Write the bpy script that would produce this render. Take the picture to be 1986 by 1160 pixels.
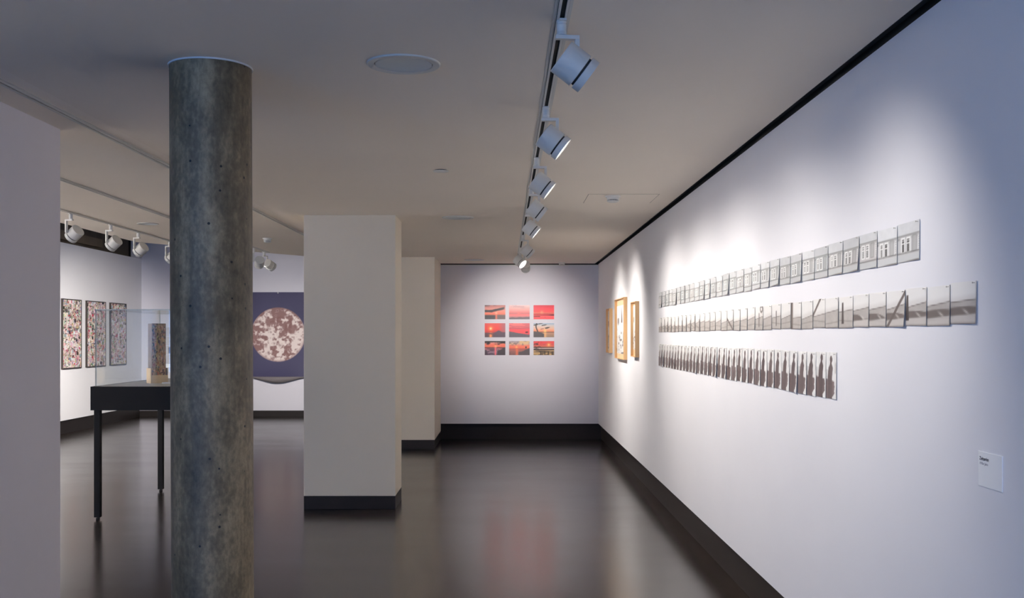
import bpy, bmesh, math, random
import numpy as np
from mathutils import Vector, Matrix

for o in list(bpy.data.objects):
    bpy.data.objects.remove(o, do_unlink=True)
scene = bpy.context.scene
COL = scene.collection
R = math.radians

# ------------------------------------------------------------------ camera
EYE = 1.59                    # eye height
F = 2000.0                    # focal length in pixels of the 1986 px wide frame
cam_data = bpy.data.cameras.new('camera')
cam_data.sensor_width = 36.0
cam_data.lens = 36.0 * F / 1986.0
cam_data.shift_x = (993 - 979) / 1986.0
cam_data.shift_y = (652 - 580) / 1986.0
cam_data.clip_end = 200
cam = bpy.data.objects.new('camera', cam_data)
COL.objects.link(cam)
cam.location = (0, 0, EYE)
cam.rotation_euler = (R(90), 0, 0)
scene.camera = cam

# ------------------------------------------------------------------ world and light levels
world = bpy.data.worlds.new('world')
scene.world = world
world.use_nodes = True
bgn = world.node_tree.nodes['Background']
bgn.inputs['Color'].default_value = (0.45, 0.62, 1.0, 1)
bgn.inputs['Strength'].default_value = 1.0

DAY = 60.0                    # daylight through the window behind the camera
WALL_W = 44.5                 # spots washing the right wall
BACK_W = 80.0
FRAME_W = 68.0
LEFT_W = 560.0
MOON_W = 330.0
SPOT_COL = (1.0, 0.94, 0.87)

def area_light(name, loc, rot, sx, sy, watts, col):
    l = bpy.data.lights.new(name, 'AREA')
    l.shape = 'RECTANGLE'; l.size = sx; l.size_y = sy
    l.energy = watts; l.color = col
    o = bpy.data.objects.new(name, l); COL.objects.link(o)
    o.location = loc; o.rotation_euler = rot
    return o
# daylight entering through window_1, just inside its panes
area_light('window_daylight', (-5.0, -3.35, 1.6), (R(90), 0, 0), 3.8, 1.5, DAY * 1.02, (0.06, 0.36, 1.0))
area_light('window_daylight', (-0.4, -3.35, 1.6), (R(90), 0, 0), 2.5, 1.5, DAY * 0.38, (0.06, 0.36, 1.0))
# added warm fill light, unseen behind the photographer, brightening pillars and column
area_light('rear_room_light', (-0.5, -1.8, 2.66), (0, 0, 0), 2.0, 1.2, 62, (1.0, 0.84, 0.62))

vs = scene.view_settings
vs.view_transform = 'Standard'
vs.look = 'None'
vs.gamma = 1.0
vs.use_curve_mapping = False
vs.exposure = 1.12
try:
    scene.cycles.max_bounces = 9
    scene.cycles.adaptive_threshold = 0.05
    scene.cycles.diffuse_bounces = 5
    scene.cycles.caustics_reflective = False
    scene.cycles.caustics_refractive = False
    scene.cycles.sample_clamp_indirect = 4
    scene.cycles.use_denoising = True
except Exception:
    pass

# ------------------------------------------------------------------ helpers
def lin(c):
    c = np.asarray(c, float)
    return np.where(c <= 0.04045, c / 12.92, ((c + 0.055) / 1.055) ** 2.4)

def rgb(r, g, b):
    v = lin(np.array([r, g, b]) / 255.0)
    return (float(v[0]), float(v[1]), float(v[2]), 1.0)

MATS = {}
def mat(name, color, rough=0.6, metal=0.0, spec=0.5, noise=0.0, scale=8.0, bump=0.0, bump_scale=60.0, stretch=(1, 1, 1)):
    """Principled material with procedural tone variation and fine relief."""
    if name in MATS:
        return MATS[name]
    m = bpy.data.materials.new(name); m.use_nodes = True
    nt = m.node_tree; b = nt.nodes['Principled BSDF']
    b.inputs['Roughness'].default_value = rough
    b.inputs['Metallic'].default_value = metal
    b.inputs['Specular IOR Level'].default_value = spec
    tc = nt.nodes.new('ShaderNodeTexCoord')
    mp = nt.nodes.new('ShaderNodeMapping'); mp.inputs['Scale'].default_value = stretch
    nt.links.new(tc.outputs['Object'], mp.inputs['Vector'])
    nz = nt.nodes.new('ShaderNodeTexNoise'); nz.inputs['Scale'].default_value = scale
    nz.inputs['Detail'].default_value = 4
    nt.links.new(mp.outputs['Vector'], nz.inputs['Vector'])
    rp = nt.nodes.new('ShaderNodeMapRange')
    rp.inputs['From Min'].default_value = 0.3; rp.inputs['From Max'].default_value = 0.7
    rp.inputs['To Min'].default_value = 1 - noise; rp.inputs['To Max'].default_value = 1 + noise
    nt.links.new(nz.outputs['Fac'], rp.inputs['Value'])
    mx = nt.nodes.new('ShaderNodeVectorMath'); mx.operation = 'SCALE'
    mx.inputs[0].default_value = color[:3]
    nt.links.new(rp.outputs['Result'], mx.inputs['Scale'])
    nt.links.new(mx.outputs['Vector'], b.inputs['Base Color'])
    if bump > 0:
        n2 = nt.nodes.new('ShaderNodeTexNoise'); n2.inputs['Scale'].default_value = bump_scale
        n2.inputs['Detail'].default_value = 3
        nt.links.new(mp.outputs['Vector'], n2.inputs['Vector'])
        bp = nt.nodes.new('ShaderNodeBump'); bp.inputs['Strength'].default_value = bump
        bp.inputs['Distance'].default_value = 0.002
        nt.links.new(n2.outputs['Fac'], bp.inputs['Height'])
        nt.links.new(bp.outputs['Normal'], b.inputs['Normal'])
    MATS[name] = m
    return m

def emission(name, color, strength):
    m = bpy.data.materials.new(name); m.use_nodes = True
    b = m.node_tree.nodes['Principled BSDF']
    b.inputs['Base Color'].default_value = (0.8, 0.8, 0.8, 1)
    b.inputs['Emission Color'].default_value = color
    b.inputs['Emission Strength'].default_value = strength
    MATS[name] = m
    return m

def printed(name, rough=0.45):
    """flat print: colours come from the sheet's own printed attribute"""
    m = bpy.data.materials.new(name); m.use_nodes = True
    nt = m.node_tree; b = nt.nodes['Principled BSDF']
    at = nt.nodes.new('ShaderNodeAttribute'); at.attribute_name = 'ink'
    nt.links.new(at.outputs['Color'], b.inputs['Base Color'])
    b.inputs['Roughness'].default_value = rough
    b.inputs['Specular IOR Level'].default_value = 0.3
    MATS[name] = m
    return m

def new_obj(name, mesh, m=None, parent=None, loc=(0, 0, 0), rot=(0, 0, 0)):
    o = bpy.data.objects.new(name, mesh); COL.objects.link(o)
    if m is not None and len(mesh.materials) == 0:
        mesh.materials.append(m)
    o.location = loc; o.rotation_euler = rot
    if parent is not None:
        o.parent = parent
    return o

def tag(o, label=None, cat=None, group=None, kind=None):
    if label: o['label'] = label
    if cat: o['category'] = cat
    if group: o['group'] = group
    if kind: o['kind'] = kind
    return o

def empty(name, loc=(0, 0, 0), rz=0.0, label=None, cat=None, group=None):
    o = bpy.data.objects.new(name, None); COL.objects.link(o)
    o.empty_display_size = 0.05
    o.location = loc; o.rotation_euler = (0, 0, rz)
    return tag(o, label, cat, group)

def bm_box(bm, x0, x1, y0, y1, z0, z1, bev=0.0, M=None):
    vs_ = [bm.verts.new((x, y, z)) for x in (x0, x1) for y in (y0, y1) for z in (z0, z1)]
    idx = [(0, 1, 3, 2), (4, 6, 7, 5), (0, 4, 5, 1), (2, 3, 7, 6), (0, 2, 6, 4), (1, 5, 7, 3)]
    fs = [bm.faces.new([vs_[i] for i in f]) for f in idx]
    geom_v = vs_
    if bev > 0:
        es = list({e for f in fs for e in f.edges})
        r = bmesh.ops.bevel(bm, geom=es, offset=bev, segments=2, affect='EDGES', profile=0.5)
        geom_v = list({v for f in r['faces'] for v in f.verts} | {v for v in vs_ if v.is_valid})
    if M is not None:
        bmesh.ops.transform(bm, matrix=M, verts=geom_v)
    return geom_v

def bm_lathe(bm, prof, n=32, M=None, cap0=True, cap1=True):
    """prof: list of (r, z) along +Z"""
    rings = []
    for r, z in prof:
        rings.append([bm.verts.new((r * math.cos(2 * math.pi * k / n), r * math.sin(2 * math.pi * k / n), z)) for k in range(n)])
    for a, b in zip(rings[:-1], rings[1:]):
        for k in range(n):
            bm.faces.new((a[k], a[(k + 1) % n], b[(k + 1) % n], b[k]))
    if cap0: bm.faces.new(list(reversed(rings[0])))
    if cap1: bm.faces.new(rings[-1])
    vsx = [v for r in rings for v in r]
    if M is not None:
        bmesh.ops.transform(bm, matrix=M, verts=vsx)
    return vsx

def to_mesh(name, bm, smooth=False, angle=35):
    bmesh.ops.recalc_face_normals(bm, faces=bm.faces)
    me = bpy.data.meshes.new(name)
    bm.to_mesh(me); bm.free()
    if smooth:
        me.shade_smooth()
        try:
            me.set_sharp_from_angle(angle=R(angle))
        except Exception:
            pass
    return me

def box(name, x0, x1, y0, y1, z0, z1, m, parent=None, bev=0.0, kind=None):
    bm = bmesh.new(); bm_box(bm, x0, x1, y0, y1, z0, z1, bev)
    o = new_obj(name, to_mesh(name, bm), m, parent)
    if kind: o['kind'] = kind
    return o

def prism(name, pts, z0, z1, m, kind=None):
    bm = bmesh.new()
    lo = [bm.verts.new((x, y, z0)) for x, y in pts]
    hi = [bm.verts.new((x, y, z1)) for x, y in pts]
    bm.faces.new(lo); bm.faces.new(hi)
    n = len(pts)
    for i in range(n):
        bm.faces.new((lo[i], lo[(i + 1) % n], hi[(i + 1) % n], hi[i]))
    o = new_obj(name, to_mesh(name, bm), m)
    if kind: o['kind'] = kind
    return o

ORD = ['first', 'second', 'third', 'fourth', 'fifth', 'sixth', 'seventh', 'eighth', 'ninth', 'tenth', 'eleventh', 'twelfth',
       'thirteenth', 'fourteenth', 'fifteenth', 'sixteenth', 'seventeenth', 'eighteenth', 'nineteenth', 'twentieth']
def ordinal(n):
    if n <= 20: return ORD[n - 1]
    t = {2: 'twenty', 3: 'thirty'}[n // 10]
    return {20: 'twentieth', 30: 'thirtieth'}[n] if n % 10 == 0 else t + '-' + ORD[n % 10 - 1]

# numpy noise for printed pictures
def vnoise(x, y, seed=0):
    xi = np.floor(x).astype(int); yi = np.floor(y).astype(int)
    xf = x - xi; yf = y - yi
    def h(a, b):
        n = (a * 374761393 + b * 668265263 + seed * 1442695041) & 0xffffffff
        n = ((n ^ (n >> 13)) * 1274126177) & 0xffffffff
        return ((n ^ (n >> 16)) & 0xffff) / 65535.0
    u = xf * xf * (3 - 2 * xf); v = yf * yf * (3 - 2 * yf)
    return (h(xi, yi) * (1 - u) + h(xi + 1, yi) * u) * (1 - v) + (h(xi, yi + 1) * (1 - u) + h(xi + 1, yi + 1) * u) * v

def fbm(x, y, seed=0, oct=4):
    s = np.zeros_like(x); a = 0.5; t = 0
    for k in range(oct):
        s += a * vnoise(x * 2 ** k, y * 2 ** k, seed + k * 7); t += a; a *= 0.5
    return s / t

def sst(a, b, x):
    t = np.clip((x - a) / (b - a), 0, 1)
    return t * t * (3 - 2 * t)

def put(img, c, k):
    k = np.clip(k, 0, 1)[..., None]
    return img * (1 - k) + np.array(c, float) / 255.0 * k

def sheet(name, w, h, nx, ny, paint, m, parent=None, bend=None, thick=0.0006, loc=(0, 0, 0), rz=0.0):
    """a printed sheet in local X (right) / Z (up), face towards local -Y, centred"""
    u = np.linspace(0, 1, nx + 1); v = np.linspace(0, 1, ny + 1)
    U, V = np.meshgrid(u, v)
    D = bend(U, V) if bend else np.zeros_like(U)
    P = np.stack([(U - 0.5) * w, -D, (V - 0.5) * h], -1).reshape(-1, 3)
    n = nx + 1
    i, j = np.meshgrid(np.arange(nx), np.arange(ny))
    a = (j * n + i).ravel()
    F_ = np.stack([a, a + 1, a + n + 1, a + n], -1)
    # back side and rim give the sheet its thickness
    N = len(P)
    Pb = P + np.array([0, thick, 0])
    Fb = F_[:, ::-1] + N
    rim = [k for k in range(nx)] + [k * n + nx for k in range(ny)] + [ny * n + k for k in range(nx, 0, -1)] + [k * n for k in range(ny, 0, -1)]
    rim = np.array(rim); nxt = np.roll(rim, -1)
    Fr = np.stack([nxt, rim, rim + N, nxt + N], -1)
    me = bpy.data.meshes.new(name)
    me.from_pydata(np.concatenate([P, Pb]).tolist(), [], np.concatenate([F_, Fb, Fr]).tolist())
    img = np.clip(paint(U, V), 0, 1).reshape(-1, 3)
    c = np.concatenate([lin(img), np.ones((N, 1))], 1)
    cb = np.full((N, 4), 0.78); cb[:, 3] = 1
    at = me.color_attributes.new('ink', 'FLOAT_COLOR', 'POINT')
    at.data.foreach_set('color', np.concatenate([c, cb]).astype(np.float32).ravel())
    me.shade_smooth()
    try: me.set_sharp_from_angle(angle=R(40))
    except Exception: pass
    me.materials.append(m)
    return new_obj(name, me, None, parent, loc, (0, 0, rz))

# ------------------------------------------------------------------ materials
M_WALL = mat('painted_wall', rgb(236, 235, 239), 0.85, noise=0.012, scale=1.5, bump=0.08, bump_scale=180)
M_BACKW = mat('lavender_wall', rgb(222, 220, 229), 0.85, noise=0.012, scale=1.5, bump=0.08, bump_scale=180)
M_PARTW = mat('partition_paint', rgb(226, 221, 226), 0.85, noise=0.012, scale=1.5, bump=0.08, bump_scale=180)
M_PILLAR = mat('pillar_paint', rgb(228, 218, 201), 0.8, noise=0.012, scale=1.5, bump=0.06, bump_scale=180)
M_CEIL = mat('ceiling_plaster', rgb(240, 230, 217), 0.9, noise=0.015, scale=1.0, bump=0.05, bump_scale=150)
M_CEIL2 = mat('pale_ceiling_plaster', rgb(244, 235, 223), 0.9, noise=0.015, scale=1.0, bump=0.05, bump_scale=150)  # slightly lighter than the main ceiling, left bay's brighter light put into the colour
M_BASE = mat('dark_skirting', rgb(30, 24, 22), 0.5, spec=0.25, noise=0.15, scale=6, bump=0.05)
M_BLACK = mat('black_recess', rgb(14, 13, 13), 0.8)
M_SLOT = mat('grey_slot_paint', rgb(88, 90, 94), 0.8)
M_DARKC = mat('raw_dark_concrete', rgb(92, 82, 70), 0.9, noise=0.25, scale=3, bump=0.3, bump_scale=40)
M_BEAM = mat('raw_beam_concrete', rgb(120, 106, 88), 0.9, noise=0.18, scale=4, bump=0.3, bump_scale=40)
M_FIX = mat('white_fixture', rgb(214, 213, 208), 0.45, noise=0.01)
M_FIXD = mat('grey_diffuser', rgb(206, 212, 214), 0.5, noise=0.02, scale=20)
M_GROOVE = mat('groove_dark', rgb(52, 50, 48), 0.7)
M_TABLE = mat('black_lacquer', rgb(14, 12, 13), 0.55, spec=0.15, noise=0.1, scale=12)
M_DECK = mat('pale_deck', rgb(232, 228, 222), 0.5)
M_OAK = mat('light_oak', rgb(206, 166, 118), 0.5, noise=0.10, scale=14, stretch=(1, 1, 0.12), bump=0.1, bump_scale=50)
M_OAKIN = mat('pale_oak_board', rgb(228, 196, 156), 0.55, noise=0.05, scale=10, stretch=(1, 1, 0.2))
M_BOXWOOD = mat('pale_box_wood', rgb(214, 184, 138), 0.55, noise=0.12, scale=16, stretch=(1, 1, 0.2))
M_BFRAME = mat('dark_frame', rgb(46, 38, 36), 0.5, noise=0.1)
M_CARD = mat('white_card', rgb(252, 252, 252), 0.6)
M_STEEL = mat('steel_pin', rgb(170, 168, 165), 0.35, metal=0.8)
M_INK = mat('black_ink', rgb(46, 44, 56), 0.7)
M_INK2 = mat('grey_ink', rgb(128, 126, 138), 0.7)
M_PRINT = printed('photo_paper', 0.42)
M_ART = printed('matte_print', 0.6)
M_LENS = emission('lamp_lens', (1.0, 0.96, 0.9, 1), 2.2)
M_EDGE = mat('glass_edge', rgb(196, 204, 200), 0.3)
M_SEAL = mat('white_sealant', rgb(206, 208, 210), 0.6)

def glass_mat():
    m = bpy.data.materials.new('clear_glass'); m.use_nodes = True
    nt = m.node_tree; nt.nodes.clear()
    out = nt.nodes.new('ShaderNodeOutputMaterial')
    tr = nt.nodes.new('ShaderNodeBsdfTransparent'); tr.inputs['Color'].default_value = (0.975, 0.985, 0.98, 1)
    gl = nt.nodes.new('ShaderNodeBsdfGlossy'); gl.inputs['Roughness'].default_value = 0.01
    ge = nt.nodes.new('ShaderNodeNewGeometry')
    dt = nt.nodes.new('ShaderNodeVectorMath'); dt.operation = 'DOT_PRODUCT'
    nt.links.new(ge.outputs['Normal'], dt.inputs[0]); nt.links.new(ge.outputs['Incoming'], dt.inputs[1])
    ab = nt.nodes.new('ShaderNodeMath'); ab.operation = 'ABSOLUTE'; nt.links.new(dt.outputs['Value'], ab.inputs[0])
    om = nt.nodes.new('ShaderNodeMath'); om.operation = 'SUBTRACT'; om.inputs[0].default_value = 1.0; nt.links.new(ab.outputs[0], om.inputs[1])
    pw = nt.nodes.new('ShaderNodeMath'); pw.operation = 'POWER'; pw.inputs[1].default_value = 5.0; nt.links.new(om.outputs[0], pw.inputs[0])
    fr = nt.nodes.new('ShaderNodeMath'); fr.operation = 'MULTIPLY_ADD'; fr.inputs[1].default_value = 0.92; fr.inputs[2].default_value = 0.04
    nt.links.new(pw.outputs[0], fr.inputs[0])
    mx = nt.nodes.new('ShaderNodeMixShader')
    nt.links.new(fr.outputs[0], mx.inputs[0]); nt.links.new(tr.outputs[0], mx.inputs[1]); nt.links.new(gl.outputs[0], mx.inputs[2])
    nt.links.new(mx.outputs[0], out.inputs[0])
    return m
M_GLASS = glass_mat()

def floor_mat():
    m = bpy.data.materials.new('polished_dark_floor'); m.use_nodes = True
    nt = m.node_tree; b = nt.nodes['Principled BSDF']
    tc = nt.nodes.new('ShaderNodeTexCoord')
    mp = nt.nodes.new('ShaderNodeMapping'); mp.inputs['Scale'].default_value = (0.8, 1.6, 1)
    nt.links.new(tc.outputs['Object'], mp.inputs['Vector'])
    n1 = nt.nodes.new('ShaderNodeTexNoise'); n1.inputs['Scale'].default_value = 1.1; n1.inputs['Detail'].default_value = 7
    n1.inputs['Roughness'].default_value = 0.62
    nt.links.new(mp.outputs['Vector'], n1.inputs['Vector'])
    cr = nt.nodes.new('ShaderNodeValToRGB')
    cr.color_ramp.elements[0].position = 0.3; cr.color_ramp.elements[0].color = rgb(34, 28, 24)
    cr.color_ramp.elements[1].position = 0.72; cr.color_ramp.elements[1].color = rgb(54, 45, 39)
    nt.links.new(n1.outputs['Fac'], cr.inputs['Fac'])
    nt.links.new(cr.outputs['Color'], b.inputs['Base Color'])
    rr = nt.nodes.new('ShaderNodeMapRange'); rr.inputs['To Min'].default_value = 0.15; rr.inputs['To Max'].default_value = 0.25
    nt.links.new(n1.outputs['Fac'], rr.inputs['Value']); nt.links.new(rr.outputs['Result'], b.inputs['Roughness'])
    n2 = nt.nodes.new('ShaderNodeTexNoise'); n2.inputs['Scale'].default_value = 22; n2.inputs['Detail'].default_value = 5
    nt.links.new(tc.outputs['Object'], n2.inputs['Vector'])
    bp = nt.nodes.new('ShaderNodeBump'); bp.inputs['Strength'].default_value = 0.10; bp.inputs['Distance'].default_value = 0.003
    nt.links.new(n2.outputs['Fac'], bp.inputs['Height']); nt.links.new(bp.outputs['Normal'], b.inputs['Normal'])
    b.inputs['Specular IOR Level'].default_value = 1.0
    return m
M_FLOOR = floor_mat()

def concrete_mat():
    m = bpy.data.materials.new('cast_column_concrete'); m.use_nodes = True
    nt = m.node_tree; b = nt.nodes['Principled BSDF']
    L = nt.links
    tc = nt.nodes.new('ShaderNodeTexCoord')
    def noise(scale, stretch, detail=6, rough=0.6):
        mp = nt.nodes.new('ShaderNodeMapping'); mp.inputs['Scale'].default_value = stretch
        L.new(tc.outputs['Object'], mp.inputs['Vector'])
        n = nt.nodes.new('ShaderNodeTexNoise'); n.inputs['Scale'].default_value = scale
        n.inputs['Detail'].default_value = detail; n.inputs['Roughness'].default_value = rough
        L.new(mp.outputs['Vector'], n.inputs['Vector'])
        return n.outputs['Fac']
    streak = noise(9, (1, 1, 0.07), 5)
    blot = noise(4.5, (1, 1, 0.55), 8, 0.7)
    fine = noise(60, (1, 1, 0.6), 4)
    def math_(op, a, bb):
        n = nt.nodes.new('ShaderNodeMath'); n.operation = op
        for k, x in enumerate((a, bb)):
            if isinstance(x, (int, float)): n.inputs[k].default_value = x
            else: L.new(x, n.inputs[k])
        return n.outputs[0]
    s = math_('ADD', math_('MULTIPLY', streak, 0.34), math_('ADD', math_('MULTIPLY', blot, 0.46), math_('MULTIPLY', fine, 0.20)))
    cr = nt.nodes.new('ShaderNodeValToRGB'); e = cr.color_ramp.elements
    e[0].position = 0.37; e[0].color = rgb(58, 52, 42)
    e[1].position = 0.63; e[1].color = rgb(166, 148, 118)
    k = cr.color_ramp.elements.new(0.50); k.color = rgb(110, 97, 76)
    L.new(s, cr.inputs['Fac'])
    # pores
    vo = nt.nodes.new('ShaderNodeTexVoronoi'); vo.inputs['Scale'].default_value = 26
    vo.inputs['Randomness'].default_value = 1.0
    L.new(tc.outputs['Object'], vo.inputs['Vector'])
    sep = nt.nodes.new('ShaderNodeSeparateColor'); L.new(vo.outputs['Color'], sep.inputs['Color'])
    pore = math_('MULTIPLY', math_('LESS_THAN', vo.outputs['Distance'], 0.14), math_('GREATER_THAN', sep.outputs[0], 0.80))
    mx = nt.nodes.new('ShaderNodeMix'); mx.data_type = 'RGBA'
    L.new(pore, mx.inputs['Factor']); L.new(cr.outputs['Color'], mx.inputs['A']); mx.inputs['B'].default_value = rgb(34, 32, 30)
    L.new(mx.outputs['Result'], b.inputs['Base Color'])
    b.inputs['Roughness'].default_value = 0.5
    b.inputs['Specular IOR Level'].default_value = 0.4
    hgt = math_('SUBTRACT', s, math_('MULTIPLY', pore, 0.8))
    bp = nt.nodes.new('ShaderNodeBump'); bp.inputs['Strength'].default_value = 0.35; bp.inputs['Distance'].default_value = 0.004
    L.new(hgt, bp.inputs['Height']); L.new(bp.outputs['Normal'], b.inputs['Normal'])
    return m
M_COLUMN = concrete_mat()

# ------------------------------------------------------------------ room shell
CH = 1.112                    # main ceiling above the eye
CZ = EYE + CH
CH2 = 1.135                   # ceiling of the left bay, one plaster thickness higher
CZ2 = EYE + CH2
XR = 1.44                     # right wall face
YB = 15.87                    # end wall face
YM = 20.30                    # far wall of the left bay
XL = -7.15                    # face of the left display wall
XLC = -7.39                   # raw wall behind it
YF = -3.40                    # wall behind the photographer
BH = 0.242                    # skirting height

box('floor', -7.8, 2.0, YF - 0.3, YM + 0.6, -0.12, 0.0, M_FLOOR, kind='structure')
# main ceiling stops short of the right wall and leaves a dark shadow slot
prism('ceiling', [(-2.09, YF), (1.383, YF), (1.383, YB - 0.05), (-1.86, YB - 0.05), (-2.09, 15.62)], CZ, CZ + 0.18, M_CEIL, 'structure')
prism('ceiling_left', [(-4.45, YF), (-2.09, YF), (-2.09, 15.62), (-4.45, 12.45)], CZ2, CZ2 + 0.155, M_CEIL2, 'structure')
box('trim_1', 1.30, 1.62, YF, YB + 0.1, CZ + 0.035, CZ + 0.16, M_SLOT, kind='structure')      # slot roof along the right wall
box('trim_2', -1.83, 1.64, YB - 0.06, YB + 0.25, CZ + 0.03, CZ + 0.16, M_BLACK, kind='structure')
box('trim_7', -1.0, XR + 0.2, YB + 0.02, YB + 0.25, CZ - 0.016, CZ + 0.03, M_BLACK, kind='structure')  # black strip added to block sky light leaking over the end wall
box('ceiling_void', -7.8, -1.83, YF, YM + 0.4, 3.75, 3.9, M_DARKC, kind='structure')

box('wall_right', XR, XR + 0.2, YF, YB + 0.2, BH, CZ - 0.004, M_WALL, kind='structure')
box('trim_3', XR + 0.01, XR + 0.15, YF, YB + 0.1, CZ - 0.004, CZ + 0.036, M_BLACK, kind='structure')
box('baseboard_right', XR + 0.05, XR + 0.2, YF, YB + 0.2, 0.0, BH, M_BASE, kind='structure')
box('wall_back', -1.0, XR + 0.2, YB, YB + 0.2, BH, CZ - 0.016, M_BACKW, kind='structure')
box('trim_4', -0.985, XR, YB - 0.012, YB, CZ - 0.026, CZ - 0.014, M_FIX, kind='structure')   # picture rail strip
box('baseboard_back', -1.0, XR + 0.2, YB + 0.05, YB + 0.2, 0.0, BH, M_BASE, kind='structure')

box('wall_left', XLC - 0.3, XLC, YF, YM + 0.3, 0, 3.75, M_DARKC, kind='structure')
box('wall_left_panel', XLC + 0.02, XL, YF, YM, 0.22, EYE + 1.515, M_WALL, kind='structure')
box('baseboard_left', XLC + 0.02, XL - 0.04, YF, YM, 0, 0.22, M_BASE, kind='structure')
box('trim_5', XLC, XLC + 0.10, YF, YM - 1.6, EYE + 1.60, EYE + 1.75, M_BEAM, kind='structure')
box('wall_back_left', XLC, -1.6, YM, YM + 0.3, 0.125, 3.75, M_BACKW, kind='structure')
box('baseboard_back_left', XLC, -1.6, YM + 0.02, YM + 0.3, 0, 0.125, M_BASE, kind='structure')
# narrow return closing the corner behind the display wall
box('trim_6', XLC, XLC + 0.03, YM - 0.04, YM, EYE + 1.515, 3.75, M_BLACK, kind='structure')

# pilaster in front of the end wall and the wall that runs on behind it
pl = empty('wall_pilaster', (-1.405, 15.2, 0), 0, 'cream wall pilaster beside the end wall of sunset photos', 'pillar')
def at_parent(o, p):
    o.parent = p; o.matrix_parent_inverse = Matrix.Translation(-Vector(p.location)); return o
PY = 14.52
at_parent(box('pilaster_body', -1.83, -0.988, PY, YB + 0.2, 0.128, CZ, M_PILLAR), pl)
at_parent(box('skirting', -1.828, -0.990, PY + 0.002, YB + 0.2, 0.0, 0.128, M_BASE), pl)
box('wall_middle', -1.83, -1.6, YB + 0.2, YM, 0, 3.75, M_WALL, kind='structure')

# partition at the left edge of the picture
box('wall_partition', -2.60, -2.44, 4.3, 5.66, 0.0, CZ2, M_PARTW, kind='structure')

# room behind the photographer with its window
WX0, WX1 = -6.95, -3.05
box('wall_front_left', -7.8, WX0, YF - 0.25, YF, 0, 3.75, M_WALL, kind='structure')
box('wall_front_right', 0.9, 1.64, YF - 0.25, YF, 0, 3.75, M_WALL, kind='structure')
box('wall_front_pier', WX1, -1.7, YF - 0.25, YF, 0, 3.75, M_WALL, kind='structure')
for (a, b_) in ((WX0, WX1), (-1.7, 0.9)):
    box('wall_front_sill', a, b_, YF - 0.25, YF, 0, 0.85, M_WALL, kind='structure')
    box('wall_front_lintel', a, b_, YF - 0.25, YF, 2.35, 3.75, M_WALL, kind='structure')
w2 = tag(empty('window_2', (-0.4, YF - 0.12, 0.85)), kind='structure')
for k in range(3):
    x = -1.7 + k * 1.3
    at_parent(box('window_frame', max(x - 0.03, -1.7), min(x + 0.03, 0.9), YF - 0.16, YF - 0.08, 0.85, 2.35, M_FIX), w2)
    if k < 2: at_parent(box('pane', x + 0.03, x + 1.27, YF - 0.125, YF - 0.117, 0.85, 2.35, M_GLASS), w2)
w1 = tag(empty('window_1', (-5.0, YF - 0.12, 0.85)), kind='structure')
for k in range(4):
    x = WX0 + k * 1.3
    at_parent(box('window_frame', max(x - 0.03, WX0), min(x + 0.03, WX1), YF - 0.16, YF - 0.08, 0.85, 2.35, M_FIX), w1)
for k in range(3):
    x = WX0 + k * 1.3
    at_parent(box('pane', x + 0.03, x + 1.27, YF - 0.125, YF - 0.117, 0.85, 2.35, M_GLASS), w1)

# square free-standing pillar
PX0, PX1, PYF, PYB = -1.845, -1.004, 9.465, 10.02
pi = empty('square_pillar', ((PX0 + PX1) / 2, (PYF + PYB) / 2, 0), 0, 'cream painted square pillar with black skirting, standing free in the room', 'pillar')
at_parent(box('pillar_body', PX0, PX1, PYF, PYB, 0.122, CZ, M_PILLAR, bev=0.003), pi)
at_parent(box('skirting', PX0, PX1, PYF, PYB, 0, 0.12, M_BASE, bev=0.002), pi)

# round concrete column
CX, CY, CR = -1.212, 4.27, 0.165
co = empty('concrete_column', (CX, CY, 0), 0, 'round mottled grey-brown concrete column in the left foreground', 'column')
bm = bmesh.new()
n, rows = 72, 24
rings = []
rng = random.Random(4)
seam = R(-117)
for r in range(rows + 1):
    z = CZ * r / rows
    ring = []
    for k in range(n):
        a = 2 * math.pi * k / n
        d = math.atan2(math.sin(a - seam), math.cos(a - seam))
        rr = CR + 0.0022 * math.exp(-(d / 0.045) ** 2) - 0.0012 * math.exp(-((d - 0.12) / 0.08) ** 2)
        ring.append(bm.verts.new((rr * math.cos(a) + (1.45 - z) * 0.0042, rr * math.sin(a), z)))
    rings.append(ring)
for a, b in zip(rings[:-1], rings[1:]):
    for k in range(n):
        bm.faces.new((a[k], a[(k + 1) % n], b[(k + 1) % n], b[k]))
bm.faces.new(rings[0]); bm.faces.new(rings[-1])
new_obj('shaft', to_mesh('shaft', bm, True, 60), M_COLUMN, co)
bm = bmesh.new()
bm_lathe(bm, [(CR + 0.0045, -0.006), (CR + 0.0055, 0), (CR - 0.02, 0), (CR - 0.02, -0.006), (CR + 0.0045, -0.006)], 72, Matrix.Translation((-0.0052, 0, CZ)), False, False)
new_obj('sealant_joint', to_mesh('sealant_joint', bm, True), M_SEAL, co)

# ------------------------------------------------------------------ tracks
def track(name, x, y0, y1, z, label, wide=True):
    t = empty(name, (x, (y0 + y1) / 2, z), 0, label, 'track')
    w = (y1 - y0) / 2
    def b(nm, xa, xb, za, zb, m, ya=-w, yb=w):
        return box(nm, xa, xb, ya, yb, za, zb, m, t)
    if wide:
        b('trim_strip', -0.0295, -0.0195, -0.004, 0, M_FIX)
        b('trim_strip', 0.0195, 0.0295, -0.004, 0, M_FIX)
        b('shadow_gap', -0.0195, 0.0195, -0.0015, 0, M_GROOVE)
    b('rail_side', -0.0175, -0.0085, -0.010, 0, M_FIX)
    b('rail_side', 0.0085, 0.0175, -0.010, 0, M_FIX)
    b('rail_slot', -0.0085, 0.0085, -0.003, 0, M_BLACK)
    b('end_cap', -0.0175, 0.0175, -0.010, 0, M_FIX, w, w + 0.02)
    return t

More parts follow.
